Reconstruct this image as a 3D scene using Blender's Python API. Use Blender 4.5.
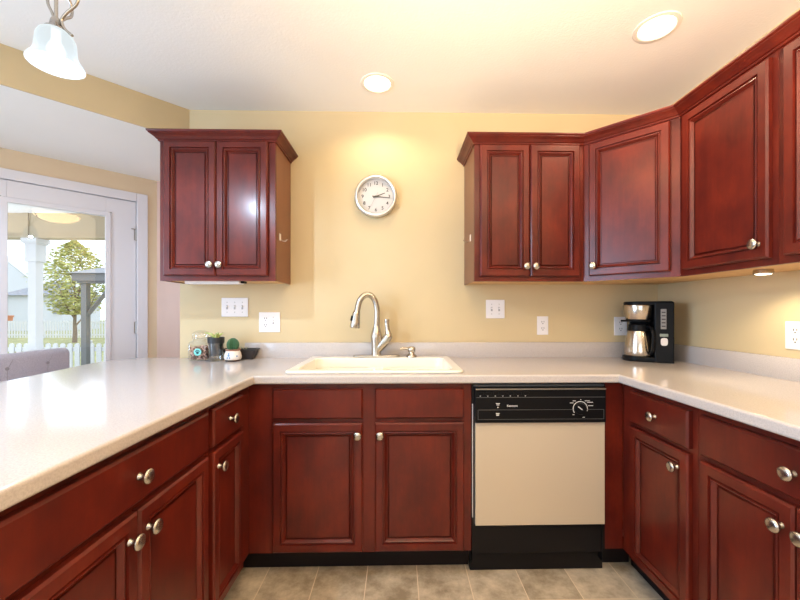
import bpy, bmesh, math, random
from mathutils import Vector, Matrix
R = math.radians
random.seed(7)
scn = bpy.context.scene
for o in list(bpy.data.objects):
    bpy.data.objects.remove(o)
COL = scn.collection

# ------------------------------------------------------------------ camera
cam_d = bpy.data.cameras.new('camera')
cam = bpy.data.objects.new('camera', cam_d); COL.objects.link(cam)
cam.location = (-0.3303, -2.2812, 1.1976)
cam.rotation_euler = (R(90), 0, -0.0206)
cam_d.sensor_width = 36
cam_d.lens = 370.64 / 800 * 36
cam_d.shift_x = -5.9 / 800
cam_d.shift_y = 11.1 / 800
cam_d.clip_start = 0.02
scn.camera = cam

# ------------------------------------------------------------------ view, world, large lights
vs = scn.view_settings
vs.view_transform = 'Standard'; vs.look = 'None'; vs.gamma = 1; vs.use_curve_mapping = False
vs.exposure = -0.10
scn.cycles.use_denoising = True
scn.cycles.max_bounces = 10
scn.cycles.diffuse_bounces = 5
scn.cycles.glossy_bounces = 5
scn.cycles.transparent_max_bounces = 16
scn.cycles.sample_clamp_indirect = 4
scn.cycles.caustics_reflective = False
scn.cycles.caustics_refractive = False

w = bpy.data.worlds.new('sky'); scn.world = w; w.use_nodes = True
bg = w.node_tree.nodes['Background']
bg.inputs['Color'].default_value = (0.77, 0.88, 1.0, 1); bg.inputs['Strength'].default_value = 3.0


def area(name, loc, rot, sx, sy, power, col):
    d = bpy.data.lights.new(name, 'AREA'); d.shape = 'RECTANGLE'; d.size = sx; d.size_y = sy
    d.energy = power; d.color = col
    o = bpy.data.objects.new(name, d); COL.objects.link(o); o.location = loc; o.rotation_euler = rot
    return o


def lamp(name, kind, loc, power, col, size=0.05, rot=(0, 0, 0), cone=None, blend=0.3):
    d = bpy.data.lights.new(name, kind); d.energy = power; d.color = col; d.shadow_soft_size = size
    if kind == 'SPOT':
        d.spot_size = R(cone); d.spot_blend = blend
    o = bpy.data.objects.new(name, d); COL.objects.link(o); o.location = loc; o.rotation_euler = rot
    return o


# added fill panels out of view, at assumed rear and side openings
area('rear_fill_panel', (-0.9, -4.58, 1.45), (R(90), 0, 0), 2.2, 1.3, 12, (1.0, 0.95, 0.90))
area('side_fill_panel', (-3.68, -2.6, 1.3), (R(100), 0, R(-90)), 1.8, 1.7, 120, (0.48, 0.70, 1.0))
# added unseen uplighter spot behind the camera, to brighten the ceiling
lamp('fill_uplight', 'SPOT', (0.0, -2.6, 1.55), 380, (1.0, 0.75, 0.48), 0.12, (R(152), 0, R(-38)), 135, 0.6)

# ------------------------------------------------------------------ materials
MATS = {}


def mat(name, color, rough=0.5, metal=0.0, spec=0.5, emit=None, estr=0.0, coat=0.0, coat_r=0.1, trans=0.0, ior=1.45):
    if name in MATS: return MATS[name]
    m = bpy.data.materials.new(name); m.use_nodes = True
    b = m.node_tree.nodes['Principled BSDF']
    b.inputs['Base Color'].default_value = (*color, 1)
    b.inputs['Roughness'].default_value = rough
    b.inputs['Metallic'].default_value = metal
    b.inputs['Specular IOR Level'].default_value = spec
    b.inputs['Coat Weight'].default_value = coat
    b.inputs['Coat Roughness'].default_value = coat_r
    b.inputs['Transmission Weight'].default_value = trans
    b.inputs['IOR'].default_value = ior
    if emit:
        b.inputs['Emission Color'].default_value = (*emit, 1); b.inputs['Emission Strength'].default_value = estr
    MATS[name] = m
    return m


def noisy(name, c1, c2, scale, rough=0.5, detail=4, stretch=(1, 1, 1), bump=0.0, bscale=None, pos=(0.35, 0.65), coat=0.0, coat_r=0.1, spec=0.5, rand=False, rvar=0.0):
    m = mat(name, c1, rough, spec=spec, coat=coat, coat_r=coat_r)
    nt = m.node_tree; N = nt.nodes; L = nt.links; b = N['Principled BSDF']
    tc = N.new('ShaderNodeTexCoord'); mp = N.new('ShaderNodeMapping'); mp.inputs['Scale'].default_value = stretch
    L.new(tc.outputs['Object'], mp.inputs['Vector'])
    if rand:
        oi = N.new('ShaderNodeObjectInfo'); ml = N.new('ShaderNodeMath'); ml.operation = 'MULTIPLY'; ml.inputs[1].default_value = 37.0
        L.new(oi.outputs['Random'], ml.inputs[0]); L.new(ml.outputs[0], mp.inputs['Location'])
    n = N.new('ShaderNodeTexNoise'); n.inputs['Scale'].default_value = scale; n.inputs['Detail'].default_value = detail
    L.new(mp.outputs[0], n.inputs['Vector'])
    r = N.new('ShaderNodeValToRGB'); r.color_ramp.elements[0].position = pos[0]; r.color_ramp.elements[1].position = pos[1]
    r.color_ramp.elements[0].color = (*c1, 1); r.color_ramp.elements[1].color = (*c2, 1)
    L.new(n.outputs['Fac'], r.inputs[0]); L.new(r.outputs[0], b.inputs['Base Color'])
    if bump:
        n2 = N.new('ShaderNodeTexNoise'); n2.inputs['Scale'].default_value = bscale or scale; n2.inputs['Detail'].default_value = 3
        L.new(tc.outputs['Object'], n2.inputs['Vector'])
        bp = N.new('ShaderNodeBump'); bp.inputs['Strength'].default_value = bump; bp.inputs['Distance'].default_value = 0.004
        L.new(n2.outputs['Fac'], bp.inputs['Height']); L.new(bp.outputs[0], b.inputs['Normal'])
    return m


def cherry_material():
    m = mat('cherry_wood', (0.1, 0.02, 0.012), 0.36, spec=0.32, coat=0.22, coat_r=0.2)
    nt = m.node_tree; N = nt.nodes; L = nt.links; b = N['Principled BSDF']
    tc = N.new('ShaderNodeTexCoord'); oi = N.new('ShaderNodeObjectInfo')
    ml = N.new('ShaderNodeMath'); ml.operation = 'MULTIPLY'; ml.inputs[1].default_value = 41.0
    L.new(oi.outputs['Random'], ml.inputs[0])

    def noise(scale, st, det, rgh=0.55):
        mp = N.new('ShaderNodeMapping'); mp.inputs['Scale'].default_value = st
        L.new(tc.outputs['Object'], mp.inputs['Vector']); L.new(ml.outputs[0], mp.inputs['Location'])
        n = N.new('ShaderNodeTexNoise'); n.inputs['Scale'].default_value = scale; n.inputs['Detail'].default_value = det
        n.inputs['Roughness'].default_value = rgh
        L.new(mp.outputs[0], n.inputs['Vector']); return n
    a = noise(7.0, (1.2, 1.2, 0.75), 5, 0.6)
    g = noise(60.0, (1, 1, 0.09), 4)
    mx = N.new('ShaderNodeMix'); mx.data_type = 'FLOAT'; mx.inputs['Factor'].default_value = 0.2
    L.new(a.outputs['Fac'], mx.inputs['A']); L.new(g.outputs['Fac'], mx.inputs['B'])
    r = N.new('ShaderNodeValToRGB'); cr = r.color_ramp
    cr.elements[0].position = 0.22; cr.elements[0].color = (0.044, 0.0048, 0.0045, 1)
    cr.elements[1].position = 0.80; cr.elements[1].color = (0.178, 0.0205, 0.0086, 1)
    e = cr.elements.new(0.5); e.color = (0.098, 0.0106, 0.0060, 1)
    L.new(mx.outputs['Result'], r.inputs[0]); L.new(r.outputs[0], b.inputs['Base Color'])
    return m


CHERRY = cherry_material()
WALL = noisy('yellow_wall_paint', (0.595, 0.475, 0.28), (0.615, 0.49, 0.295), 3, 0.6, bump=0.08, bscale=160)
BAY = noisy('bay_wall_paint', (0.70, 0.54, 0.36), (0.72, 0.56, 0.38), 3, 0.6, bump=0.08, bscale=160)
PINK = noisy('alcove_wall_light_tint', (0.66, 0.46, 0.38), (0.68, 0.48, 0.40), 3, 0.6, bump=0.08, bscale=160)  # pinker tone: the less yellow light there put into the colour
CEIL = noisy('ceiling_white', (0.88, 0.86, 0.83), (0.90, 0.88, 0.85), 2, 0.85, bump=0.25, bscale=90)
TRIM = mat('trim_white', (0.72, 0.69, 0.72), 0.35)
COUNTER = noisy('counter_laminate', (0.475, 0.432, 0.418), (0.565, 0.518, 0.50), 260, 0.11, detail=3, pos=(0.3, 0.6), spec=0.5)
MAPLE = noisy('raw_maple', (0.62, 0.36, 0.15), (0.72, 0.45, 0.2), 6, 0.5, stretch=(1, 6, 1), rand=True)
SIDE = noisy('side_laminate_reflection', (0.17, 0.062, 0.03), (0.20, 0.075, 0.036), 8, 0.36, stretch=(1, 1, 0.2), rand=True)  # brown of the yellow wall's grazing reflection put into the colour
NICKEL = mat('brushed_nickel', (0.50, 0.46, 0.41), 0.27, 1.0)
STEEL = mat('stainless', (0.56, 0.49, 0.42), 0.22, 1.0)
CLOCKRIM = mat('clock_silver', (0.75, 0.75, 0.76), 0.3, 1.0)
BLACK = mat('black_plastic', (0.006, 0.006, 0.007), 0.4, spec=0.14)
BLACKM = mat('black_matte', (0.008, 0.007, 0.008), 0.5, spec=0.2)
TOE = mat('toe_kick_dark', (0.010, 0.007, 0.008), 0.5, spec=0.2)
WHITE = mat('white_plastic', (0.84, 0.80, 0.80), 0.3)
SLOT = mat('dark_slot', (0.03, 0.025, 0.025), 0.6)
SINK = mat('sink_cream', (0.88, 0.84, 0.73), 0.12, coat=0.4, coat_r=0.05)
TAN = mat('dishwasher_tan', (0.58, 0.49, 0.375), 0.32)
GREYLINE = mat('panel_grey_print', (0.10, 0.10, 0.105), 0.4)
PRINT = mat('white_print', (0.75, 0.75, 0.75), 0.5)
INK = mat('clock_ink', (0.05, 0.045, 0.045), 0.6)
FACE = mat('clock_face_white', (0.60, 0.575, 0.56), 0.5)
GLOW = mat('lamp_glow', (1, 1, 1), 0.5, emit=(1.0, 0.90, 0.68), estr=5.0)
SHADE = mat('frosted_glass_glow', (0.03, 0.03, 0.03), 0.3, spec=0.1, emit=(0.86, 0.96, 1.0), estr=0.9)
_nt = SHADE.node_tree; _mx = _nt.nodes.new('ShaderNodeMixShader'); _tr = _nt.nodes.new('ShaderNodeBsdfTransparent'); _mx.inputs[0].default_value = 0.22
_nt.links.new(_nt.nodes['Principled BSDF'].outputs[0], _mx.inputs[1]); _nt.links.new(_tr.outputs[0], _mx.inputs[2])
_nt.links.new(_mx.outputs[0], _nt.nodes['Material Output'].inputs[0])  # frosted glass lets part of the bulb's light straight through
AMBER = mat('amber_alabaster_glow', (0.9, 0.7, 0.4), 0.3, emit=(1.0, 0.72, 0.34), estr=10.0)
CAN = mat('can_white', (0.85, 0.80, 0.72), 0.35)
FABRIC = noisy('grey_linen', (0.44, 0.43, 0.52), (0.56, 0.54, 0.63), 220, 0.9, detail=2, bump=0.2, bscale=400)
DARKWOOD = mat('dark_leg_wood', (0.05, 0.03, 0.02), 0.4)
HINGE = mat('hinge_metal', (0.40, 0.37, 0.35), 0.35, 1.0)


def glass_sheet(name, tint=(1, 1, 1), rough=0.0, boost=1.0):
    m = bpy.data.materials.new(name); m.use_nodes = True
    nt = m.node_tree; N = nt.nodes; L = nt.links; N.clear()
    out = N.new('ShaderNodeOutputMaterial'); t = N.new('ShaderNodeBsdfTransparent'); t.inputs[0].default_value = (*tint, 1)
    g = N.new('ShaderNodeBsdfGlossy'); g.inputs['Roughness'].default_value = rough
    lw = N.new('ShaderNodeLayerWeight'); lw.inputs['Blend'].default_value = 0.5
    pw = N.new('ShaderNodeMath'); pw.operation = 'POWER'; pw.inputs[1].default_value = 4.0; L.new(lw.outputs['Facing'], pw.inputs[0])
    f = N.new('ShaderNodeMath'); f.operation = 'MULTIPLY_ADD'; f.inputs[1].default_value = 0.5; f.inputs[2].default_value = 0.045; L.new(pw.outputs[0], f.inputs[0])
    ml = N.new('ShaderNodeMath'); ml.operation = 'MULTIPLY'; ml.inputs[1].default_value = boost
    mx = N.new('ShaderNodeMixShader'); L.new(f.outputs[0], ml.inputs[0]); L.new(ml.outputs[0], mx.inputs[0])
    L.new(t.outputs[0], mx.inputs[1]); L.new(g.outputs[0], mx.inputs[2]); L.new(mx.outputs[0], out.inputs[0])
    return m


PANE = glass_sheet('window_glass')
CLEAR = glass_sheet('clear_glass', (0.97, 0.98, 0.985), 0.03, 2.2)


def floor_material():
    m = mat('slate_tile', (0.3, 0.25, 0.18), 0.4, spec=0.4)
    nt = m.node_tree; N = nt.nodes; L = nt.links; b = N['Principled BSDF']
    tc = N.new('ShaderNodeTexCoord'); mp = N.new('ShaderNodeMapping')
    mp.inputs['Location'].default_value = (0.930, 0.757, 0)
    L.new(tc.outputs['Object'], mp.inputs['Vector'])
    br = N.new('ShaderNodeTexBrick'); br.offset = 0; br.squash = 1
    br.inputs['Scale'].default_value = 1; br.inputs['Brick Width'].default_value = 0.2285; br.inputs['Row Height'].default_value = 0.2285
    br.inputs['Mortar Size'].default_value = 0.0022; br.inputs['Mortar Smooth'].default_value = 0.3
    br.inputs['Color1'].default_value = (0.0, 0, 0, 1); br.inputs['Color2'].default_value = (1, 1, 1, 1); br.inputs['Bias'].default_value = 0
    L.new(mp.outputs[0], br.inputs['Vector'])
    n = N.new('ShaderNodeTexNoise'); n.inputs['Scale'].default_value = 9; n.inputs['Detail'].default_value = 8; n.inputs['Roughness'].default_value = 0.68
    L.new(tc.outputs['Object'], n.inputs['Vector'])
    mixf = N.new('ShaderNodeMix'); mixf.data_type = 'FLOAT'; mixf.inputs['Factor'].default_value = 0.18
    sep = N.new('ShaderNodeSeparateColor'); L.new(br.outputs['Color'], sep.inputs[0])
    L.new(n.outputs['Fac'], mixf.inputs['A']); L.new(sep.outputs[0], mixf.inputs['B'])
    r = N.new('ShaderNodeValToRGB'); cr = r.color_ramp
    cr.elements[0].position = 0.34; cr.elements[0].color = (0.27, 0.215, 0.15, 1)
    cr.elements[1].position = 0.68; cr.elements[1].color = (0.74, 0.64, 0.50, 1)
    L.new(mixf.outputs['Result'], r.inputs[0])
    mx = N.new('ShaderNodeMix'); mx.data_type = 'RGBA'; mx.inputs['B'].default_value = (0.74, 0.62, 0.47, 1)
    L.new(br.outputs['Fac'], mx.inputs['Factor']); L.new(r.outputs[0], mx.inputs['A']); L.new(mx.outputs['Result'], b.inputs['Base Color'])
    bp = N.new('ShaderNodeBump'); bp.inputs['Strength'].default_value = 0.25; bp.inputs['Distance'].default_value = 0.004
    L.new(n.outputs['Fac'], bp.inputs['Height']); L.new(bp.outputs[0], b.inputs['Normal'])
    return m


FLOOR = floor_material()

# ------------------------------------------------------------------ mesh helpers


def box(bm, x0, x1, y0, y1, z0, z1, bev=0.0, seg=2):
    M = Matrix.Translation(((x0 + x1) / 2, (y0 + y1) / 2, (z0 + z1) / 2)) @ Matrix.Diagonal((x1 - x0, y1 - y0, z1 - z0, 1))
    t = bmesh.new(); bmesh.ops.create_cube(t, size=1, matrix=M)
    if bev:
        bmesh.ops.bevel(t, geom=list(t.edges), offset=bev, segments=seg, profile=0.5, affect='EDGES')
    merge(bm, t)
    return bm


def merge(bm, t, M=None):
    if M is not None: bmesh.ops.transform(t, matrix=M, verts=t.verts)
    me = bpy.data.meshes.new('tmp'); t.to_mesh(me); t.free(); bm.from_mesh(me); bpy.data.meshes.remove(me)


def lathe(bm, prof, c=(0, 0, 0), seg=32, M=None, cap=True):
    t = bmesh.new(); rings = []
    for r, z in prof:
        if r < 1e-6: rings.append([t.verts.new((0, 0, z))])
        else: rings.append([t.verts.new((r * math.cos(2 * math.pi * k / seg), r * math.sin(2 * math.pi * k / seg), z)) for k in range(seg)])
    for a, b in zip(rings, rings[1:]):
        for k in range(seg):
            k2 = (k + 1) % seg
            if len(a) == 1 and len(b) == 1: continue
            if len(a) == 1: t.faces.new((a[0], b[k2], b[k]))
            elif len(b) == 1: t.faces.new((a[k], a[k2], b[0]))
            else: t.faces.new((a[k], a[k2], b[k2], b[k]))
    if cap:
        if len(rings[0]) > 1: t.faces.new(list(reversed(rings[0])))
        if len(rings[-1]) > 1: t.faces.new(rings[-1])
    bmesh.ops.recalc_face_normals(t, faces=t.faces)
    MM = Matrix.Translation(c)
    if M is not None: MM = MM @ M
    merge(bm, t, MM); return bm


def tube(bm, pts, rad, seg=12, cap=True):
    pts = [Vector(p) for p in pts]; n = len(pts)
    if not isinstance(rad, (list, tuple)): rad = [rad] * n
    t = bmesh.new(); rings = []; up = None
    for i, p in enumerate(pts):
        d = (pts[min(i + 1, n - 1)] - pts[max(i - 1, 0)]).normalized()
        if up is None:
            up = Vector((0, 0, 1)) if abs(d.z) < 0.9 else Vector((1, 0, 0))
        a = (up - d * up.dot(d)).normalized(); b = d.cross(a); up = a
        rings.append([t.verts.new(p + (a * math.cos(2 * math.pi * k / seg) + b * math.sin(2 * math.pi * k / seg)) * rad[i]) for k in range(seg)])
    for a, b in zip(rings, rings[1:]):
        for k in range(seg): t.faces.new((a[k], a[(k + 1) % seg], b[(k + 1) % seg], b[k]))
    if cap: t.faces.new(list(reversed(rings[0]))); t.faces.new(rings[-1])
    bmesh.ops.recalc_face_normals(t, faces=t.faces)
    merge(bm, t); return bm


def spline(P, n=8):
    P = [Vector(p) for p in P]; Q = [2 * P[0] - P[1]] + P + [2 * P[-1] - P[-2]]; out = []
    for i in range(1, len(Q) - 2):
        a, b, c, d = Q[i - 1:i + 3]
        for k in range(n):
            t = k / n
            out.append(0.5 * ((2 * b) + (c - a) * t + (2 * a - 5 * b + 4 * c - d) * t * t + (3 * b - a - 3 * c + d) * t ** 3))
    out.append(P[-1]); return out


def prism(bm, pts, z0, z1, M=None):
    t = bmesh.new(); a = [t.verts.new((x, y, z0)) for x, y in pts]; b = [t.verts.new((x, y, z1)) for x, y in pts]
    t.faces.new(list(reversed(a))); t.faces.new(b); n = len(pts)
    for k in range(n): t.faces.new((a[k], a[(k + 1) % n], b[(k + 1) % n], b[k]))
    bmesh.ops.recalc_face_normals(t, faces=t.faces)
    merge(bm, t, M); return bm


def loops(bm, x0, x1, z0, z1, prof, fill_last=True, fill_first=False):
    """concentric rectangles in the xz plane; prof = [(inset, y)]"""
    t = bmesh.new(); L = []
    for i, y in prof:
        L.append([t.verts.new(v) for v in ((x0 + i, y, z0 + i), (x1 - i, y, z0 + i), (x1 - i, y, z1 - i), (x0 + i, y, z1 - i))])
    for a, b in zip(L, L[1:]):
        for k in range(4): t.faces.new((a[k], a[(k + 1) % 4], b[(k + 1) % 4], b[k]))
    if fill_last: t.faces.new(L[-1])
    if fill_first: t.faces.new(list(reversed(L[0])))
    bmesh.ops.recalc_face_normals(t, faces=t.faces)
    merge(bm, t); return bm


def sweep(bm, path, prof, only=None, M=None):
    """mitred moulding: path [(x,y)] walked so that 'outward' is on the right-hand side; prof [(out,z)] closed"""
    P = [Vector(p) for p in path]; n = len(P); t = bmesh.new(); rings = []
    for i in range(n):
        nn = []
        if i > 0: d = (P[i] - P[i - 1]).normalized(); nn.append(Vector((d.y, -d.x)))
        if i < n - 1: d = (P[i + 1] - P[i]).normalized(); nn.append(Vector((d.y, -d.x)))
        if len(nn) == 2:
            m = (nn[0] + nn[1]).normalized(); m = m / m.dot(nn[0])
        else: m = nn[0]
        rings.append([t.verts.new((P[i].x + m.x * o, P[i].y + m.y * o, z)) for o, z in prof])
    k = len(prof)
    if only is not None: rings = rings[only[0]:only[1] + 1]
    for a, b in zip(rings, rings[1:]):
        for j in range(k): t.faces.new((a[j], a[(j + 1) % k], b[(j + 1) % k], b[j]))
    t.faces.new(rings[0]); t.faces.new(list(reversed(rings[-1])))
    bmesh.ops.delete(t, geom=[v for v in t.verts if not v.link_faces], context='VERTS')
    bmesh.ops.recalc_face_normals(t, faces=t.faces)
    merge(bm, t, M); return bm


def curve_plate(outlines, z0, z1, bev):
    """solid plate from 2D outlines (holes allowed) with rounded edges -> bmesh"""
    cu = bpy.data.curves.new('tmp', 'CURVE'); cu.dimensions = '2D'; cu.fill_mode = 'BOTH'
    cu.extrude = max((z1 - z0) / 2 - bev, 1e-5); cu.bevel_depth = bev; cu.bevel_resolution = 3; cu.offset = -bev
    for pts in outlines:
        s = cu.splines.new('POLY'); s.points.add(len(pts) - 1); s.use_cyclic_u = True
        for p, q in zip(s.points, pts): p.co = (q[0], q[1], 0, 1)
    o = bpy.data.objects.new('tmp', cu); COL.objects.link(o)
    dg = bpy.context.evaluated_depsgraph_get(); me = bpy.data.meshes.new_from_object(o.evaluated_get(dg))
    bm = bmesh.new(); bm.from_mesh(me); bmesh.ops.translate(bm, verts=bm.verts, vec=(0, 0, (z0 + z1) / 2))
    bmesh.ops.remove_doubles(bm, verts=bm.verts, dist=1e-5)
    bpy.data.objects.remove(o); bpy.data.curves.remove(cu); bpy.data.meshes.remove(me)
    return bm


def rrect(x0, x1, y0, y1, r, n=6):
    out = []
    for cx, cy, a0 in ((x1 - r, y1 - r, 0), (x0 + r, y1 - r, 90), (x0 + r, y0 + r, 180), (x1 - r, y0 + r, 270)):
        for k in range(n + 1):
            a = R(a0 + 90 * k / n); out.append((cx + r * math.cos(a), cy + r * math.sin(a)))
    return out


def loft(bm, rings, cap0=False, cap1=False):
    t = bmesh.new(); L = [[t.verts.new(p) for p in r] for r in rings]; n = len(L[0])
    for a, b in zip(L, L[1:]):
        for k in range(n): t.faces.new((a[k], a[(k + 1) % n], b[(k + 1) % n], b[k]))
    if cap0: t.faces.new(list(reversed(L[0])))
    if cap1: t.faces.new(L[-1])
    bmesh.ops.recalc_face_normals(t, faces=t.faces)
    merge(bm, t); return bm


def text_bm(s, size, M, depth=0.0004, bold=False):
    cu = bpy.data.curves.new('tmp', 'FONT'); cu.body = s; cu.size = size; cu.align_x = 'CENTER'; cu.align_y = 'CENTER'; cu.extrude = depth
    if bold: cu.offset = size * 0.012
    o = bpy.data.objects.new('tmp', cu); COL.objects.link(o)
    dg = bpy.context.evaluated_depsgraph_get(); me = bpy.data.meshes.new_from_object(o.evaluated_get(dg))
    bm = bmesh.new(); bm.from_mesh(me); bmesh.ops.transform(bm, matrix=M, verts=bm.verts)
    bpy.data.objects.remove(o); bpy.data.curves.remove(cu); bpy.data.meshes.remove(me)
    return bm


def obj(name, bm, m, parent=None, smooth=None):
    me = bpy.data.meshes.new(name); bm.to_mesh(me); bm.free(); me.materials.append(m)
    if smooth:
        me.polygons.foreach_set('use_smooth', [True] * len(me.polygons))
        try: me.set_sharp_from_angle(angle=R(smooth))
        except Exception: pass
    o = bpy.data.objects.new(name, me); COL.objects.link(o)
    if parent is not None: o.parent = parent
    return o


def wn_mod(o):
    m = o.modifiers.new('weighted_normal', 'WEIGHTED_NORMAL'); m.keep_sharp = True; m.weight = 100
    return o


def tag(o, label=None, cat=None, group=None, kind=None):
    if label: o['label'] = label
    if cat: o['category'] = cat
    if group: o['group'] = group
    if kind: o['kind'] = kind
    return o


def thing(name, label, cat, loc=(0, 0, 0), rz=0.0, group=None):
    o = bpy.data.objects.new(name, None); COL.objects.link(o); o.empty_display_size = 0.05
    o.location = loc; o.rotation_euler = (0, 0, rz)
    return tag(o, label, cat, group)


B = bmesh.new


def struct(name, bm, m, parent=None, smooth=None):
    o = obj(name, bm, m, parent, smooth)
    if parent is None: o['kind'] = 'structure'
    return o


def placed(o, loc, rz=0):
    o.location = loc; o.rotation_euler = (0, 0, rz); return o


# ------------------------------------------------------------------ setting
XR = 1.29; ZC = 2.422; ZB = 2.24
struct('floor', box(B(), -3.8, 1.4, -4.7, 0.85, -0.06, 0), FLOOR)
struct('wall_back', box(B(), -1.657, XR + 0.1, 0, 0.12, 0, ZC), WALL)
struct('wall_right', box(B(), XR, XR + 0.1, -4.7, 0, 0, ZC), WALL)
bm = B(); X0, X1, Z0, Z1 = -2.0, 0.2, 0.8, 2.1
box(bm, -3.8, X0, -4.7, -4.6, 0, ZC); box(bm, X1, XR, -4.7, -4.6, 0, ZC); box(bm, X0, X1, -4.7, -4.6, 0, Z0); box(bm, X0, X1, -4.7, -4.6, Z1, ZC)
struct('wall_rear', bm, WALL)
bm = B(); Y0, Y1, Z0, Z1 = -3.5, -1.7, 0.45, 2.15
box(bm, -3.8, -3.7, -4.6, Y0, 0, ZC); box(bm, -3.8, -3.7, Y1, -0.70, 0, ZC); box(bm, -3.8, -3.7, Y0, Y1, 0, Z0); box(bm, -3.8, -3.7, Y0, Y1, Z1, ZC)
struct('wall_left', bm, WALL)
struct('wall_bay', box(B(), -2.265, -1.657, 0.732, 0.85, 0, ZB), PINK)
struct('wall_bay_return', box(B(), -1.657, -1.55, 0.12, 0.85, 0, ZC), PINK)
# the wall with the glazed door, at 45 degrees
DW = (-2.265, 0.732, 0); DR = R(225)
bm = B(); T0, T1, ZD = 0.139, 1.002, 2.04
box(bm, 0, T0 - 0.012, -0.12, 0, 0, ZB); box(bm, T1 + 0.012, 2.05, -0.12, 0, 0, ZB); box(bm, T0 - 0.012, T1 + 0.012, -0.12, 0, ZD + 0.012, ZB)
placed(struct('wall_bay_diagonal', bm, BAY), DW, DR)
bm = B()
for a, b, c, d in ((T0 - 0.075, T0 - 0.004, 0, 2.11), (T1 + 0.004, T1 + 0.075, 0, 2.11), (T0 - 0.004, T1 + 0.004, 2.044, 2.11)):
    box(bm, a, b, 0, 0.016, c, d, 0.004)
box(bm, T0 - 0.012, T0 - 0.004, -0.12, 0.002, 0, 2.044); box(bm, T1 + 0.004, T1 + 0.012, -0.12, 0.002, 0, 2.044); box(bm, T0 - 0.012, T1 + 0.012, -0.12, 0.002, 2.044, 2.052)
placed(struct('trim_1', bm, TRIM), DW, DR)
# door leaf: stiles and rails around one tall pane
G0, G1 = T0 + 0.182, T1 - 0.182
GZ0, GZ1 = 0.25, 1.903
bm = B()
box(bm, T0, G0, -0.044, -0.002, 0.012, ZD, 0.002); box(bm, G1, T1, -0.044, -0.002, 0.012, ZD, 0.002)
box(bm, G0, G1, -0.044, -0.002, 0.012, GZ0); box(bm, G0, G1, -0.044, -0.002, GZ1, ZD)
door = placed(struct('door_1', bm, TRIM), DW, DR)
bm = B()
for a, b, c, d in ((G0 - 0.028, G0 + 0.004, GZ0 - 0.028, GZ1 + 0.028), (G1 - 0.004, G1 + 0.028, GZ0 - 0.028, GZ1 + 0.028), (G0, G1, GZ0 - 0.028, GZ0 + 0.004), (G0, G1, GZ1 - 0.004, GZ1 + 0.028)):
    box(bm, a, b, -0.004, 0.008, c, d, 0.003)
struct('glazing_frame', bm, TRIM, door)
struct('glass_pane', box(B(), G0, G1, -0.026, -0.022, GZ0, GZ1), PANE, door)
for z in (1.79, 1.07, 0.3):
    bm = B(); lathe(bm, [(0.006, -0.05), (0.006, 0.05)], (T0 - 0.002, 0.006, z), 10); box(bm, T0 - 0.002, T0 + 0.012, -0.002, 0.003, z - 0.045, z + 0.045)
    struct('hinge', bm, HINGE, door)
bm = B(); tube(bm, [(T0 + 0.0, 0.008, 1.83), (T0 + 0.03, 0.014, 1.83)], 0.004, 8)
struct('hinge_stop', bm, HINGE, door)
for t, z in ((G0 - 0.028, GZ1 + 0.028), (G1 + 0.028, GZ1 + 0.028)):
    struct('screw_cap', lathe(B(), [(0.005, 0), (0.005, 0.004)], (t, 0.0, z), 10, Matrix.Rotation(R(-90), 4, 'X')), HINGE, door)
# ceilings: the kitchen's, and the lower one of the bay with its stepped edge
struct('ceiling', prism(B(), [(XR + 0.1, 0.12), (-1.48, 0.12), (-3.8, -2.2), (-3.8, -4.7), (XR + 0.1, -4.7)], ZC, ZC + 0.08), CEIL)
struct('ceiling_bay', prism(B(), [(-1.61, -0.0), (-1.61, 0.9), (-3.85, 0.9), (-3.85, -2.24)], ZB, ZB + 0.02), CEIL)
struct('wall_soffit', prism(B(), [(-1.60, 0.0), (-1.612, 0.0), (-3.8, -2.19), (-3.8, -2.2)], ZB - 0.004, ZC), WALL)

# ------------------------------------------------------------------ cabinets
DOOR_PROF = [(0, -0.001), (0, -0.015), (0.006, -0.021), (0.034, -0.021), (0.0355, -0.0125), (0.0395, -0.0125), (0.0415, -0.0175), (0.0445, -0.0185), (0.047, -0.016), (0.052, -0.009), (0.054, -0.0055), (0.057, -0.0055), (0.059, -0.0085), (0.062, -0.0085)]
SLAB_PROF = [(0, -0.001), (0, -0.0145), (0.0065, -0.021)]


def knob(parent, x, z, y=-0.020):
    M = Matrix.Rotation(R(90), 4, 'X') @ Matrix.Diagonal((1.15, 1.15, 1.1, 1))
    prof = [(0.008, 0), (0.008, 0.002), (0.005, 0.005), (0.005, 0.013), (0.009, 0.0155), (0.0145, 0.018), (0.0165, 0.021), (0.0160, 0.0245), (0.012, 0.0275), (0.006, 0.0288), (0, 0.029)]
    return obj('knob', lathe(B(), prof, (x, y, z), 24, M), NICKEL, parent, 50)


def door_front(parent, x0, x1, z0, z1, kx=None, kz=None):
    d = obj('door', loops(B(), x0, x1, z0, z1, DOOR_PROF, fill_last=False), CHERRY, parent)
    bm = B(); i = 0.061
    box(bm, x0 + i - 0.002, x1 - i + 0.002, -0.0085, -0.004, z0 + i - 0.002, z1 - i + 0.002)
    obj('panel', bm, CHERRY, d)
    if kx is not None: knob(d, kx, kz)
    return d


def drawer_front(parent, x0, x1, z0, z1, kx=None, name='drawer_front'):
    d = obj(name, loops(B(), x0, x1, z0, z1, SLAB_PROF, fill_last=True), CHERRY, parent)
    if kx is not None: knob(d, kx, (z0 + z1) / 2)
    return d


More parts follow.
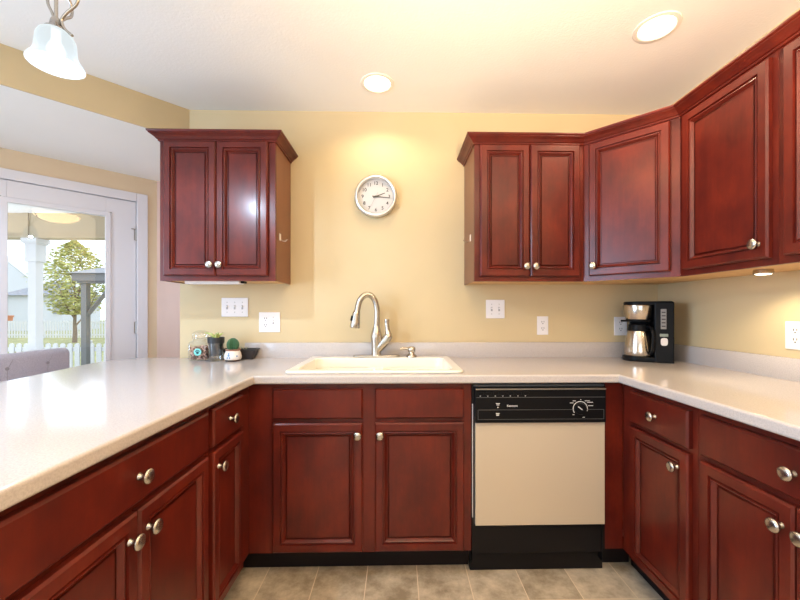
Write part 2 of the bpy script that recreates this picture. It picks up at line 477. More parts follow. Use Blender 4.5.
def base_cabinet(label, loc, rz, width, depth=0.585, toe_left=0.0, toe_right=0.0):
    t = thing('base_cabinet', label, 'cabinet', loc, rz, 'cherry base cabinets')
    bm = B(); box(bm, 0, width, 0, 0.02, 0.114, 0.874); box(bm, 0, width, 0.02, depth, 0.114, 0.132)
    box(bm, 0, 0.016, 0.02, depth, 0.132, 0.874); box(bm, width - 0.016, width, 0.02, depth, 0.132, 0.874); box(bm, 0.016, width - 0.016, depth - 0.01, depth, 0.132, 0.874)
    obj('body', bm, CHERRY, t)
    obj('toe_kick', box(B(), -toe_left, width + toe_right, 0.075, 0.095, 0.0, 0.114), TOE, t)
    return t


DZ0, DZ1, WZ0, WZ1 = 0.124, 0.699, 0.718, 0.851
FY = -0.61; FL = -0.998; FR = 0.695
# sink base on the back wall
sb = base_cabinet('wide dark cherry base cabinet under the white sink with two doors and two blank panels', (FL, FY, 0), 0, 0.998, toe_left=0.085)
o = 0.998
door_front(sb, -0.888 + o, -0.489 + o, DZ0, DZ1, -0.510 + o, 0.648)
door_front(sb, -0.434 + o, -0.036 + o, DZ0, DZ1, -0.412 + o, 0.648)
drawer_front(sb, -0.888 + o, -0.489 + o, WZ0, WZ1, name='false_drawer_front')
drawer_front(sb, -0.434 + o, -0.036 + o, WZ0, WZ1, name='false_drawer_front')
# left run (local x = +y)
c = base_cabinet('narrow cherry base cabinet in the left inner corner with one drawer and one door', (FL, -0.982, 0), R(90), 0.372, toe_right=0.07)
drawer_front(c, 0.018, 0.268, WZ0, WZ1, 0.143); door_front(c, 0.018, 0.268, DZ0, DZ1, 0.05, 0.640)
c = base_cabinet('wide cherry base cabinet at left front, one long drawer over a pair of doors', (FL, -1.702, 0), R(90), 0.719)
drawer_front(c, 0.018, 0.704, WZ0, WZ1, 0.361)
door_front(c, 0.018, 0.359, DZ0, DZ1, 0.328, 0.640); door_front(c, 0.363, 0.704, DZ0, DZ1, 0.394, 0.640)
# right run (local x = -y)
c = base_cabinet('cherry base cabinet right of the dishwasher with one small drawer above one door', (FR, -0.612, 0), R(-90), 0.424, toe_left=0.06)
drawer_front(c, 0.074, 0.400, WZ0, WZ1, 0.237); door_front(c, 0.074, 0.400, DZ0, DZ1, 0.352, 0.636)
c = base_cabinet('cherry base cabinet at the right edge with a wide drawer above two doors', (FR, -1.037, 0), R(-90), 0.645)
drawer_front(c, 0.026, 0.620, WZ0, WZ1, 0.323)
door_front(c, 0.026, 0.321, DZ0, DZ1, 0.292, 0.636); door_front(c, 0.325, 0.620, DZ0, DZ1, 0.354, 0.636)
# corner filler
t = thing('corner_filler', 'narrow cherry filler strip between the dishwasher and the right corner cabinet', 'cabinet', (0.652, FY, 0))
obj('panel', box(B(), -0.040, 0.043, 0, 0.02, 0.114, 0.874), CHERRY, t)
obj('toe_kick', box(B(), -0.040, 0.118, 0.075, 0.09, 0, 0.114), TOE, t)
# the open end of the peninsula under the bar overhang
# upper cabinets
UZ0, UZ1 = 1.357, 2.122


def upper_cabinet(label, loc, rz, width, depth, left_side=False, right_side=False, top=UZ1 - UZ0):
    t = thing('upper_cabinet', label, 'cabinet', loc, rz, 'cherry upper cabinets')
    bm = B(); box(bm, 0, width, 0, 0.019, 0, top); box(bm, 0.004, width - 0.004, 0.019, depth, 0.012, top)
    obj('body', bm, CHERRY, t)
    obj('underside', box(B(), 0.004, width - 0.004, 0.019, depth, 0.006, 0.012), MAPLE, t)
    if left_side: obj('side_panel', box(B(), 0, 0.004, 0.019, depth, 0, top), SIDE, t)
    if right_side: obj('side_panel', box(B(), width - 0.004, width, 0.019, depth, 0, top), SIDE, t)
    return t


CROWN = [(0.0, -0.047), (0.006, -0.047), (0.008, -0.044), (0.008, -0.039), (0.013, -0.037), (0.017, -0.032), (0.024, -0.025), (0.034, -0.018), (0.039, -0.015), (0.039, -0.012), (0.044, -0.009), (0.046, -0.005), (0.046, 0.0), (0.0, 0.0)]
z0, z1 = 0.026, 0.728
ul = upper_cabinet('cherry upper cabinet with two doors hanging alone at the left above the peninsula end', (-1.597, -0.283, 1.359), 0, 0.609, 0.281, True, True, 0.776)
o = 1.597
zz = 0.739
door_front(ul, 0.027, 0.300, z0, zz, 0.277, 0.083); door_front(ul, 0.303, 0.573, z0, zz, 0.326, 0.083)
bm = B(); sweep(bm, [(0.0, 0.281), (0.0, 0.0), (0.609, 0.0), (0.609, 0.281)], [(a, b + 0.788) for a, b in CROWN])
obj('crown_molding', bm, CHERRY, ul)

ax, ay, bx, by = 0.669, -0.305, 0.965, -0.605
CPATH = [(0.077, -0.003), (0.077, -0.305), (ax, ay), (bx, by), (0.965, -1.49)]
CRW = [(a, b + 2.136) for a, b in CROWN]


def crown_part(t, i, j):
    M = (Matrix.Translation(t.location) @ Matrix.Rotation(t.rotation_euler[2], 4, 'Z')).inverted()
    bm = B(); sweep(bm, CPATH, CRW, (i, j), M)
    return obj('crown_molding', bm, CHERRY, t)


ur = upper_cabinet('cherry upper cabinet with two doors on the back wall right of the clock', (0.077, -0.305, 1.357), 0, 0.590, 0.303, True, False)
o = -0.077
door_front(ur, 0.106 + o, 0.369 + o, z0, z1, 0.349 + o, 0.078); door_front(ur, 0.375 + o, 0.641 + o, z0, z1, 0.397 + o, 0.078)
crown_part(ur, 0, 2)
# diagonal corner cabinet
wd = math.hypot(bx - ax, by - ay); rz = math.atan2(by - ay, bx - ax)
dg = thing('upper_cabinet', 'cherry diagonal corner upper cabinet with one wide door above the coffee maker', 'cabinet', (ax, ay, 1.357), rz, 'cherry upper cabinets')
inv = (Matrix.Translation((ax, ay, 0)) @ Matrix.Rotation(rz, 4, 'Z')).inverted()
loc2 = [inv @ Vector((x, y, 0)) for x, y in ((ax, ay), (ax, -0.003), (XR - 0.003, -0.003), (XR - 0.003, by), (bx, by))]
obj('body', prism(B(), [(v.x, v.y) for v in loc2], 0.012, UZ1 - UZ0), CHERRY, dg)
obj('underside', prism(B(), [(v.x, v.y) for v in loc2], 0.006, 0.0119), MAPLE, dg)
obj('face_frame', box(B(), 0.0, wd, -0.0005, 0.010, 0, UZ1 - UZ0), CHERRY, dg)
door_front(dg, 0.030, wd - 0.036, z0, z1 - 0.004, 0.056, 0.078)
crown_part(dg, 2, 3)
# right wall units (local x = -y)
c = upper_cabinet('cherry upper cabinet on the right wall beside the diagonal one, knob at its lower right', (0.965, -0.606, 1.357), R(-90), 0.440, 0.323)
door_front(c, 0.032, 0.420, z0, z1 - 0.010, 0.388, 0.078)
c2 = upper_cabinet('cherry upper cabinet cut off by the right edge of the picture', (0.965, -1.047, 1.357), R(-90), 0.443, 0.323, False, True)
door_front(c2, 0.028, 0.42, z0, z1 - 0.010, 0.39, 0.078)
CPATH = [(0.077, -0.003), (0.077, -0.305), (ax, ay), (bx, by), (0.965, -1.047), (0.965, -1.49)]
crown_part(c, 3, 4); crown_part(c2, 4, 5)

# ------------------------------------------------------------------ worktop
EL, EF, ER = -0.960, -0.648, 0.653


def arc(cx, cy, r, a0, a1, n=10): return [(cx + r * math.cos(R(a0 + (a1 - a0) * k / n)), cy + r * math.sin(R(a0 + (a1 - a0) * k / n))) for k in range(n + 1)]


outl = [(EL, -1.78), (EL, EF), (ER, EF), (ER, -1.72), (XR - 0.002, -1.72), (XR - 0.002, -0.002), (-1.659, -0.002), (-1.659, 0.042)]
bar = [(-1.659, 0.042), (-1.75, 0.036), (-1.85, 0.014), (-1.935, -0.033), (-1.985, -0.10), (-2.006, -0.18), (-1.995, -0.32), (-1.960, -0.52), (-1.928, -0.765), (-1.915, -1.0), (-1.91, -1.4), (-1.91, -1.78)]
outl += [(p.x, p.y) for p in spline([(x, y, 0) for x, y in bar], 4)][1:]
hole = rrect(-0.825, -0.050, -0.585, -0.075, 0.04)
ct = thing('countertop', 'pale beige laminate countertop in a U from the left bar to the right wall', 'countertop', (0, 0, 0.876))
bm = curve_plate([outl, hole], 0.0, 0.038, 0.009)
wn_mod(obj('worktop', bm, COUNTER, ct, 40))
bm = B(); box(bm, -1.26, XR - 0.021, -0.020, -0.001, 0.034, 0.130, 0.005)
box(bm, XR - 0.021, XR - 0.001, -1.72, -0.001, 0.034, 0.130, 0.005)
obj('backsplash', bm, COUNTER, ct, 40)

# sink
sk = thing('sink', 'cream white double bowl drop-in sink under the clock', 'sink', (-0.4375, -0.33, 0.914))
cxs, cys = -0.4375, -0.33
HO = (-0.800 - cxs, -0.075 - cxs, -0.565 - cys, -0.135 - cys)
bm = curve_plate([rrect(-0.845 - cxs, -0.030 - cxs, -0.607 - cys, -0.050 - cys, 0.03), rrect(*HO, 0.05)], 0.0002, 0.014, 0.006)
wn_mod(obj('rim', bm, SINK, sk, 50))
bm = B(); rr = []
for ins, z in ((0.001, 0.008), (0.003, -0.02), (0.004, -0.040)): rr.append([(x, y, z) for x, y in rrect(HO[0] + ins, HO[1] - ins, HO[2] + ins, HO[3] - ins, 0.05)])
loft(bm, rr); obj('basin_wall', bm, SINK, sk, 60)
L1 = (-0.797 - cxs, -0.458 - cxs); L2 = (-0.417 - cxs, -0.078 - cxs); ya, yb = HO[2] + 0.003, HO[3] - 0.003
bm = curve_plate([rrect(L1[0] - 0.004, L2[1] + 0.004, ya - 0.004, yb + 0.004, 0.05), rrect(*L1, ya, yb, 0.05), rrect(*L2, ya, yb, 0.05)], -0.052, -0.040, 0.005)
wn_mod(obj('divider', bm, SINK, sk, 60))
for a, b in (L1, L2):
    rr = []
    for ins, z, r in ((0, -0.044, 0.05), (0.004, -0.06, 0.05), (0.010, -0.14, 0.05), (0.022, -0.17, 0.05), (0.05, -0.182, 0.04)):
        rr.append([(x, y, z) for x, y in rrect(a + ins, b - ins, ya + ins, yb - ins, r)])
    bw = obj('bowl', loft(B(), rr, False, True), SINK, sk, 60)
    obj('drain', lathe(B(), [(0.04, -0.1818), (0.04, -0.179), (0.03, -0.178), (0.0, -0.179)], ((a + b) / 2, -0.35 - cys, 0), 24), STEEL, bw, 40)

# faucet
fx, fy, fz = -0.459, -0.100, 0.928
f = thing('faucet', 'brushed nickel gooseneck pull-down faucet behind the double sink', 'faucet', (fx, fy, fz))
obj('base_plate', curve_plate([rrect(-0.136, 0.138, -0.030, 0.030, 0.029)], 0.0, 0.012, 0.004), NICKEL, f, 50)
obj('body', lathe(B(), [(0.030, 0.010), (0.0285, 0.03), (0.030, 0.08), (0.0335, 0.115), (0.033, 0.13), (0.026, 0.155), (0.0205, 0.175), (0.0185, 0.181)], (0, 0, 0), 28), NICKEL, f, 50)
P = [(0.000, 0, 0.17), (0.004, 0, 0.24), (0.002, -0.002, 0.292), (-0.012, -0.006, 0.338), (-0.042, -0.012, 0.365), (-0.074, -0.020, 0.357), (-0.096, -0.028, 0.326), (-0.106, -0.032, 0.285), (-0.110, -0.034, 0.262)]
obj('spout', tube(B(), spline(P, 6), 0.0172, 16), NICKEL, f, 50)
h = obj('spray_head', tube(B(), [(-0.1095, -0.034, 0.270), (-0.112, -0.035, 0.258), (-0.114, -0.0355, 0.250), (-0.118, -0.037, 0.215), (-0.122, -0.038, 0.178), (-0.1225, -0.038, 0.172)], [0.0185, 0.0225, 0.0230, 0.0265, 0.0300, 0.027], 20), NICKEL, f, 50)
obj('spray_button', tube(B(), [(-0.134, -0.050, 0.242), (-0.140, -0.053, 0.214)], 0.007, 10), BLACK, h, 50)
obj('handle', tube(B(), spline([(0.008, -0.004, 0.045), (0.035, -0.008, 0.075), (0.060, -0.010, 0.105), (0.070, -0.010, 0.130), (0.066, -0.009, 0.160), (0.062, -0.009, 0.195), (0.062, -0.009, 0.222)], 5),
                   [0.025] * 5 + [0.0265] * 5 + [0.026] * 5 + [0.0215, 0.0195, 0.0175, 0.016, 0.0148] + [0.0135] * 5 + [0.0135, 0.0135, 0.014, 0.0148, 0.0155] + [0.0145], 16), NICKEL, f, 50)
s = thing('soap_dispenser', 'small brushed nickel soap pump on the sink deck right of the faucet', 'soap dispenser', (-0.252, -0.105, fz))
obj('base', lathe(B(), [(0.031, -0.0002), (0.031, 0.008), (0.023, 0.015), (0.017, 0.02), (0.016, 0.032)], (0, 0, 0), 24), NICKEL, s, 50)
obj('pump_head', lathe(B(), [(0.021, 0.031), (0.023, 0.040), (0.023, 0.053), (0.015, 0.061), (0, 0.062)], (0, 0, 0), 24), NICKEL, s, 50)
obj('nozzle', tube(B(), [(-0.008, 0, 0.048), (-0.050, -0.006, 0.051), (-0.068, -0.009, 0.046)], [0.009, 0.0075, 0.006], 10), NICKEL, s, 50)

# ------------------------------------------------------------------ dishwasher
d = thing('dishwasher', 'built-in dishwasher with black control panel and plain tan door', 'dishwasher', (0.0025, -0.63, 0))
bm = B(); box(bm, 0.004, 0.600, 0.03, 0.59, 0.10, 0.868); box(bm, 0.0, 0.012, 0.012, 0.05, 0.06, 0.868); box(bm, 0.594, 0.605, 0.012, 0.05, 0.06, 0.868)
obj('tub', bm, BLACKM, d)
obj('side_seal', box(B(), 0.0, 0.003, 0.008, 0.02, 0.27, 0.78), WHITE, d)
obj('top_strip', box(B(), 0.006, 0.600, 0.010, 0.03, 0.858, 0.866), GREYLINE, d)
obj('door_panel', box(B(), 0.012, 0.597, -0.002, 0.03, 0.238, 0.699, 0.002), TAN, d)
cp = obj('control_panel', box(B(), 0.008, 0.595, -0.016, 0.03, 0.701, 0.856, 0.003), BLACK, d)
bm = B(); box(bm, 0.010, 0.594, -0.019, -0.016, 0.848, 0.854, 0.001); obj('chrome_edge', bm, mat('grey_edge', (0.25, 0.23, 0.21), 0.3, 0.6), cp)
bm = B()
box(bm, 0.012, 0.590, -0.0168, -0.0158, 0.8135, 0.8155)
for a in ((0.02, 0.585, 0.7585, 0.7600), (0.02, 0.585, 0.7165, 0.7178), (0.02, 0.0215, 0.7165, 0.7600), (0.5835, 0.585, 0.7165, 0.7600)):
    box(bm, a[0], a[1], -0.0168, -0.0158, a[2], a[3])
obj('panel_lines', bm, GREYLINE, cp)
for k in range(7):
    bm = B(); box(bm, 0.022 + k * 0.0335, 0.046 + k * 0.0335, -0.0195, -0.016, 0.826, 0.840, 0.0015); obj('push_button', bm, BLACK, cp)
for k in range(7): obj('print_mark', box(B(), 0.028 + k * 0.0335, 0.033 + k * 0.0335, -0.0168, -0.0158, 0.820, 0.822), PRINT, cp)
for a in ((0.100, 0.118, 0.786, 0.789), (0.103, 0.115, 0.780, 0.783), (0.107, 0.111, 0.768, 0.773), (0.100, 0.116, 0.742, 0.745), (0.102, 0.114, 0.734, 0.739)):
    obj('print_mark', box(B(), a[0], a[1], -0.0168, -0.0158, a[2], a[3]), PRINT, cp)
dx, dz = 0.478, 0.763
op = [(dx + r0 * math.cos(R(a)), dz + r0 * math.sin(R(a))) for r0, rg in ((0.0335, range(-20, 216, 6)), (0.0305, range(214, -22, -6))) for a in rg]
obj('dial_scale', prism(B(), op, 0.0160, 0.0168, Matrix.Rotation(R(90), 4, 'X')), PRINT, cp)
for a, r0, ln in ((140, 0.040, 0.016), (120, 0.040, 0.014), (90, 0.040, 0.004), (60, 0.040, 0.022), (42, 0.042, 0.026), (20, 0.038, 0.022), (-75, 0.040, 0.010), (225, 0.038, 0.008)):
    x = dx + r0 * math.cos(R(a)); z = dz + r0 * math.sin(R(a))
    if math.cos(R(a)) < -0.1: x -= ln
    obj('print_mark', box(B(), x, x + ln, -0.0168, -0.0158, z - 0.0012, z + 0.0014), PRINT, cp)
obj('brand_text', text_bm('Kenmore', 0.0125, Matrix.Translation((0.173, -0.0163, 0.777)) @ Matrix.Rotation(R(90), 4, 'X'), bold=True), PRINT, cp)
kb = obj('dial', lathe(B(), [(0.026, 0), (0.025, 0.012), (0.023, 0.016), (0, 0.0165)], (dx, -0.0155, dz), 32, Matrix.Rotation(R(90), 4, 'X')), BLACK, cp, 40)
bm = B(); box(bm, -0.002, 0.002, -0.0172, -0.0162, -0.002, 0.022); bmesh.ops.transform(bm, matrix=Matrix.Translation((dx, -0.0155, dz)) @ Matrix.Rotation(R(-52), 4, 'Y'), verts=bm.verts)
obj('pointer', bm, PRINT, kb)
obj('kick_panel', box(B(), 0.006, 0.600, 0.022, 0.05, 0.098, 0.222, 0.003), BLACKM, d)
obj('lower_kick', box(B(), -0.002, 0.618, 0.055, 0.08, 0.0, 0.112, 0.002), BLACKM, d)

# ------------------------------------------------------------------ wall things
def socket(t, x, s, y=-0.0066):
    zz = s * 0.0195
    so = obj('socket_face', box(B(), x - 0.016, x + 0.016, -0.0068, -0.005, zz - 0.014, zz + 0.014, 0.0005), WHITE, t)
    for a, b, c, d in ((-0.0080, -0.0052, -0.001, 0.009), (0.0052, 0.0080, 0.0, 0.009), (-0.0025, 0.0025, -0.010, -0.005)):
        obj('slot', box(B(), x + a, x + b, y - 0.0008, y, zz + c, zz + d), SLOT, so)


def plate(label, name, cat, loc, rz, gangs, wdt, hgt=0.115):
    t = thing(name, label, cat, loc, rz, 'white ' + cat + ' plates on the kitchen walls')
    obj('plate', box(B(), -wdt / 2, wdt / 2, -0.006, 0.0, -hgt / 2, hgt / 2, 0.0025), WHITE, t)
    n = len(gangs)
    for i, g in enumerate(gangs):
        x = (i - (n - 1) / 2) * 0.046
        if g == 'o':
            socket(t, x, -1); socket(t, x, 1)
        else:
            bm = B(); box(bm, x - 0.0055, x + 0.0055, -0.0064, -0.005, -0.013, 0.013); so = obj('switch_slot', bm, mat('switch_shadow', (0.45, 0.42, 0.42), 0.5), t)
            bm = B(); box(bm, x - 0.004, x + 0.004, -0.016, -0.006, 0.000, 0.009, 0.001); obj('toggle', bm, WHITE, t)
            for zz in (-0.030, 0.030): obj('screw', lathe(B(), [(0.0032, 0.0), (0.0028, 0.0012)], (x, -0.0058, zz), 8, Matrix.Rotation(R(90), 4, 'X')), mat('screw_grey', (0.45, 0.43, 0.42), 0.4), t)
    return t


plate('white triple light switch plate under the left wall cabinet', 'light_switch', 'light switch', (-1.325, 0, 1.221), 0, 'sss', 0.161)
plate('white square plate with outlet and switch, left of the faucet', 'wall_outlet', 'outlet', (-1.115, 0, 1.130), 0, 'os', 0.128, 0.122)
plate('white double light switch plate under the right hand wall cabinets', 'light_switch', 'light switch', (0.269, 0, 1.210), 0, 'ss', 0.116)
plate('white single outlet on the back wall between double switch and coffee maker', 'wall_outlet', 'outlet', (0.564, 0, 1.108), 0, 'o', 0.070)
plate('white outlet half hidden behind the coffee maker', 'wall_outlet', 'outlet', (1.052, 0, 1.104), 0, 'o', 0.080)
plate('white outlet on the right wall at the picture edge', 'wall_outlet', 'outlet', (XR, -0.807, 1.098), R(-90), 'o', 0.082)

# clock
ck = thing('wall_clock', 'round silver rimmed wall clock with white face above the sink', 'clock', (-0.467, -0.001, 1.897))
RX = Matrix.Rotation(R(90), 4, 'X')
obj('rim', lathe(B(), [(0.118, 0), (0.127, 0.006), (0.129, 0.020), (0.126, 0.032), (0.118, 0.037), (0.110, 0.034), (0.107, 0.022), (0.107, 0.012)], (0, 0, 0), 64, RX, cap=False), CLOCKRIM, ck, 60)
obj('face', lathe(B(), [(0.119, 0.0), (0.119, 0.004), (0.1085, 0.010), (0.1085, 0.0125), (0, 0.0125)], (0, 0, 0), 64, RX), FACE, ck, 30)
for k in range(1, 13):
    a = R(90 - 30 * k)
    obj('numeral', text_bm(str(k), 0.029, Matrix.Translation((0.081 * math.cos(a), -0.0132, 0.081 * math.sin(a))) @ RX, 0.0003, True), INK, ck)


def hand(name, ang, l0, l1, w0, w1, y, m):
    bm = B(); prism(bm, [(-w0 / 2, l0), (w0 / 2, l0), (w0 / 2 * 1.1, 0), (w1 / 2, l1), (-w1 / 2, l1), (-w0 / 2 * 1.1, 0)], y, y + 0.001, Matrix.Rotation(R(90), 4, 'X') @ Matrix.Rotation(R(-ang), 4, 'Z'))
    return obj(name, bm, m, ck)


HANDM = mat('clock_hand_grey', (0.10, 0.085, 0.07), 0.4)
hand('hour_hand', 68, -0.018, 0.060, 0.007, 0.004, 0.014, HANDM); hand('minute_hand', 95, -0.022, 0.084, 0.006, 0.003, 0.0155, HANDM)
hand('second_hand', 208, -0.028, 0.070, 0.0025, 0.0015, 0.017, mat('second_grey', (0.4, 0.4, 0.4), 0.4))
obj('hub', lathe(B(), [(0.006, 0.012), (0.006, 0.019), (0, 0.0195)], (0, 0, 0), 16, RX), HANDM, ck)


def hook(label, loc, sx):
    t = thing('hook', label, 'hook', loc, 0, 'hooks on the cabinet sides')
    m = mat('hook_pale', (0.75, 0.66, 0.58), 0.3)
    obj('plate', box(B(), -0.001, 0.004, -0.010, 0.010, -0.015, 0.022, 0.0015) if sx > 0 else box(B(), -0.004, 0.001, -0.010, 0.010, -0.015, 0.022, 0.0015), m, t)
    obj('prong', tube(B(), [(0.002 * sx, 0, -0.006), (0.012 * sx, 0, -0.018), (0.030 * sx, 0, -0.020), (0.042 * sx, 0, -0.008)], 0.0026, 8), NICKEL, t, 50)


hook('small pale hook on the right side panel of the left wall cabinet', (-0.9795, -0.235, 1.600), 1)
hook('small pale hook on the left side panel of the cabinet right of the clock', (0.0765, -0.205, 1.605), -1)

# ------------------------------------------------------------------ lamps
def downlight(label, x, y, power, col):
    t = thing('recessed_light', label, 'ceiling light', (x, y, ZC), group='recessed ceiling lights')
    obj('trim_ring', lathe(B(), [(0.090, 0), (0.089, -0.004), (0.074, -0.006), (0.070, -0.003)], (0, 0, 0), 40, cap=False), CAN, t, 40)
    obj('bulb', lathe(B(), [(0.070, -0.0015), (0.066, -0.004), (0.0, -0.006)], (0, 0, 0), 32), GLOW, t, 60)
    return t


WARM = (1.0, 0.80, 0.52)
downlight('round recessed ceiling light above the clock', -0.443, -0.285, 0, WARM)
downlight('round recessed ceiling light near the right hand cabinets', 0.785, -0.704, 0, WARM)
lamp('ceiling_spot', 'SPOT', (-0.443, -0.285, ZC - 0.012), 15, WARM, 0.05, (0, 0, 0), 150, 0.5)
lamp('ceiling_spot', 'SPOT', (0.785, -0.704, ZC - 0.012), 28, WARM, 0.05, (0, 0, 0), 150, 0.5)
# flush bowl lamp behind the camera position, mirrored in the door glass
bl = thing('bowl_ceiling_lamp', 'amber glass bowl ceiling lamp seen mirrored in the glazed door', 'ceiling light', (-0.60, -1.55, ZC))
obj('canopy', lathe(B(), [(0.16, 0), (0.165, -0.02), (0.15, -0.03)], (0, 0, 0), 40), NICKEL, bl, 40)
obj('glass_bowl', lathe(B(), [(0.215, -0.030), (0.22, -0.036), (0.20, -0.065), (0.155, -0.092), (0.09, -0.110), (0.02, -0.116), (0, -0.116)], (0, 0, 0), 40), AMBER, bl, 60)
# added ceiling spots out of view, for fill from above
for x, y in ((0.35, -1.95), (0.6, -3.4)):
    lamp('ceiling_spot', 'SPOT', (x, y, ZC - 0.012), 11, (1.0, 0.80, 0.54), 0.05, (0, 0, 0), 150, 0.5)
# pendant with bell shade
px, py, pz = -1.40, -1.10, 1.965
pn = thing('pendant_lamp', 'lit white glass bell shade pendant hanging on nickel scroll rods at top left', 'pendant lamp', (px, py, pz))
prof = [(r * 0.90, z) for r, z in [(0.0785, 0.000), (0.0790, 0.003), (0.075, 0.010), (0.064, 0.024), (0.058, 0.040), (0.056, 0.062), (0.054, 0.082), (0.047, 0.097), (0.036, 0.106), (0.022, 0.110)]]
inner = [(r - 0.004, z + 0.0005) for r, z in reversed(prof)]
obj('shade', lathe(B(), prof + inner, (0, 0, 0), 48, cap=False), SHADE, pn, 70)
obj('bulb', lathe(B(), [(0, 0.022), (0.018, 0.028), (0.024, 0.045), (0.018, 0.065), (0.012, 0.075), (0.012, 0.11), (0, 0.112)], (0, 0, 0), 24), mat('pendant_bulb_glow', (1, 1, 1), 0.4, emit=(0.9, 0.97, 1), estr=6.0), pn, 60)
obj('socket_cap', lathe(B(), [(0.030, 0.108), (0.028, 0.113), (0.017, 0.122), (0.014, 0.140), (0.010, 0.148)], (0, 0, 0), 24), NICKEL, pn, 50)
obj('stem', tube(B(), [(0, 0, 0.145), (0, 0, ZC - pz - 0.02)], 0.005, 10), NICKEL, pn)
for P in ([(-0.012, 0, 0.112), (-0.005, 0, 0.140), (-0.012, 0, 0.165), (-0.026, 0, 0.20), (-0.02, 0, 0.25), (-0.004, 0, 0.275)],
          [(0.055, -0.006, 0.090), (0.034, -0.004, 0.108), (0.020, 0, 0.128), (0.018, 0, 0.146), (0.035, 0, 0.168), (0.062, 0, 0.192), (0.068, 0, 0.225), (0.040, 0, 0.262), (0.004, 0, 0.278)],
          [(0, 0.02, 0.112), (0, 0.012, 0.14), (0, 0.03, 0.17), (0, 0.055, 0.20), (0, 0.05, 0.24), (0, 0.004, 0.278)]):
    obj('scroll_rod', tube(B(), spline(P, 6), 0.0042, 10), NICKEL, pn, 50)
obj('canopy', lathe(B(), [(0.055, ZC - pz), (0.055, ZC - pz - 0.012), (0.02, ZC - pz - 0.03)], (0, 0, 0), 28), NICKEL, pn, 40)
lamp('pendant_light', 'POINT', (px, py, pz + 0.006), 38, (0.60, 0.79, 1.0), 0.015)
# puck light and light bar under the wall cabinets
pk = thing('puck_light', 'small lit puck light under the right wall cabinet', 'cabinet light', (1.12, -0.838, 1.363))
obj('housing', lathe(B(), [(0.030, 0), (0.032, -0.014), (0.029, -0.018)], (0, 0, 0), 28), NICKEL, pk, 40)
obj('lens', lathe(B(), [(0.026, -0.018), (0.021, -0.021), (0, -0.022)], (0, 0, 0), 24), GLOW, pk, 50)
lamp('puck_glow', 'SPOT', (1.12, -0.838, 1.335), 8.0, (1.0, 0.83, 0.55), 0.03, (0, 0, 0), 150, 0.6)
lb = thing('light_bar', 'long white light bar under the left wall cabinet', 'cabinet light', (-1.33, -0.20, 1.363))
obj('housing', box(B(), -0.17, 0.13, -0.03, 0.03, -0.016, 0, 0.004), WHITE, lb)
obj('end_cap', box(B(), 0.13, 0.15, -0.02, 0.02, -0.012, 0, 0.003), BLACK, lb)

# ------------------------------------------------------------------ coffee maker
cm = thing('coffee_maker', 'black and stainless steel coffee maker with thermal carafe in the right corner', 'coffee maker', (1.096, -0.176, 0.914), R(-27))
obj('base', curve_plate([[(0.03, 0.092)] + [(0.03, -0.095)] + arc(-0.036, -0.012, 0.083, 275, 100, 14)], 0.0, 0.028, 0.005), BLACK, cm, 40)
obj('tower', box(B(), 0.028, 0.118, -0.095, 0.092, 0.0, 0.334, 0.005), BLACK, cm)
obj('back_column', box(B(), -0.075, 0.03, 0.045, 0.090, 0.02, 0.32, 0.006), BLACK, cm)
obj('lid', curve_plate([[(0.112, 0.09), (0.112, -0.090)] + arc(-0.033, -0.010, 0.080, 275, 100, 14)], 0.316, 0.338, 0.005), BLACK, cm, 40)
obj('brew_basket', lathe(B(), [(0.066, 0.236), (0.068, 0.240), (0.082, 0.312), (0.080, 0.318)], (-0.036, -0.012, 0), 40), STEEL, cm, 40)
obj('drip_collar', lathe(B(), [(0.045, 0.222), (0.066, 0.226), (0.067, 0.237)], (-0.036, -0.012, 0), 36), BLACK, cm, 40)
obj('swing_tab', box(B(), -0.128, -0.085, -0.03, -0.012, 0.222, 0.233, 0.003), BLACK, cm)
obj('water_window', box(B(), 0.056, 0.082, -0.0965, -0.094, 0.185, 0.295, 0.001), mat('water_window_grey', (0.22, 0.21, 0.20), 0.3), cm)
bm = B()
for k in range(5): box(bm, 0.060, 0.078, -0.0972, -0.0964, 0.198 + k * 0.019, 0.204 + k * 0.019)
obj('window_marks', bm, SLOT, cm)
obj('display', box(B(), 0.052, 0.090, -0.0965, -0.094, 0.144, 0.160, 0.001), mat('lcd_grey', (0.22, 0.26, 0.22), 0.3), cm)
obj('button_pad', curve_plate([rrect(-0.016, 0.016, -0.021, 0.021, 0.012)], 0.0, 0.004, 0.001), mat('silver_button', (0.68, 0.62, 0.58), 0.35, 0.3), cm).matrix_local = Matrix.Translation((0.072, -0.0948, 0.116)) @ Matrix.Rotation(R(90), 4, 'X')
obj('carafe', lathe(B(), [(0.074, 0.028), (0.077, 0.034), (0.076, 0.06), (0.069, 0.11), (0.060, 0.155), (0.055, 0.172)], (-0.036, -0.012, 0), 44), STEEL, cm, 40)
obj('carafe_lid', lathe(B(), [(0.056, 0.170), (0.057, 0.178), (0.054, 0.205), (0.040, 0.214), (0, 0.216)], (-0.036, -0.012, 0), 36), BLACK, cm, 40)
obj('carafe_handle', tube(B(), spline([(-0.002, -0.055, 0.195), (0.014, -0.088, 0.190), (0.020, -0.105, 0.160), (0.020, -0.106, 0.110), (0.017, -0.098, 0.060), (0.012, -0.078, 0.046)], 5), 0.0085, 10), BLACK, cm, 50)

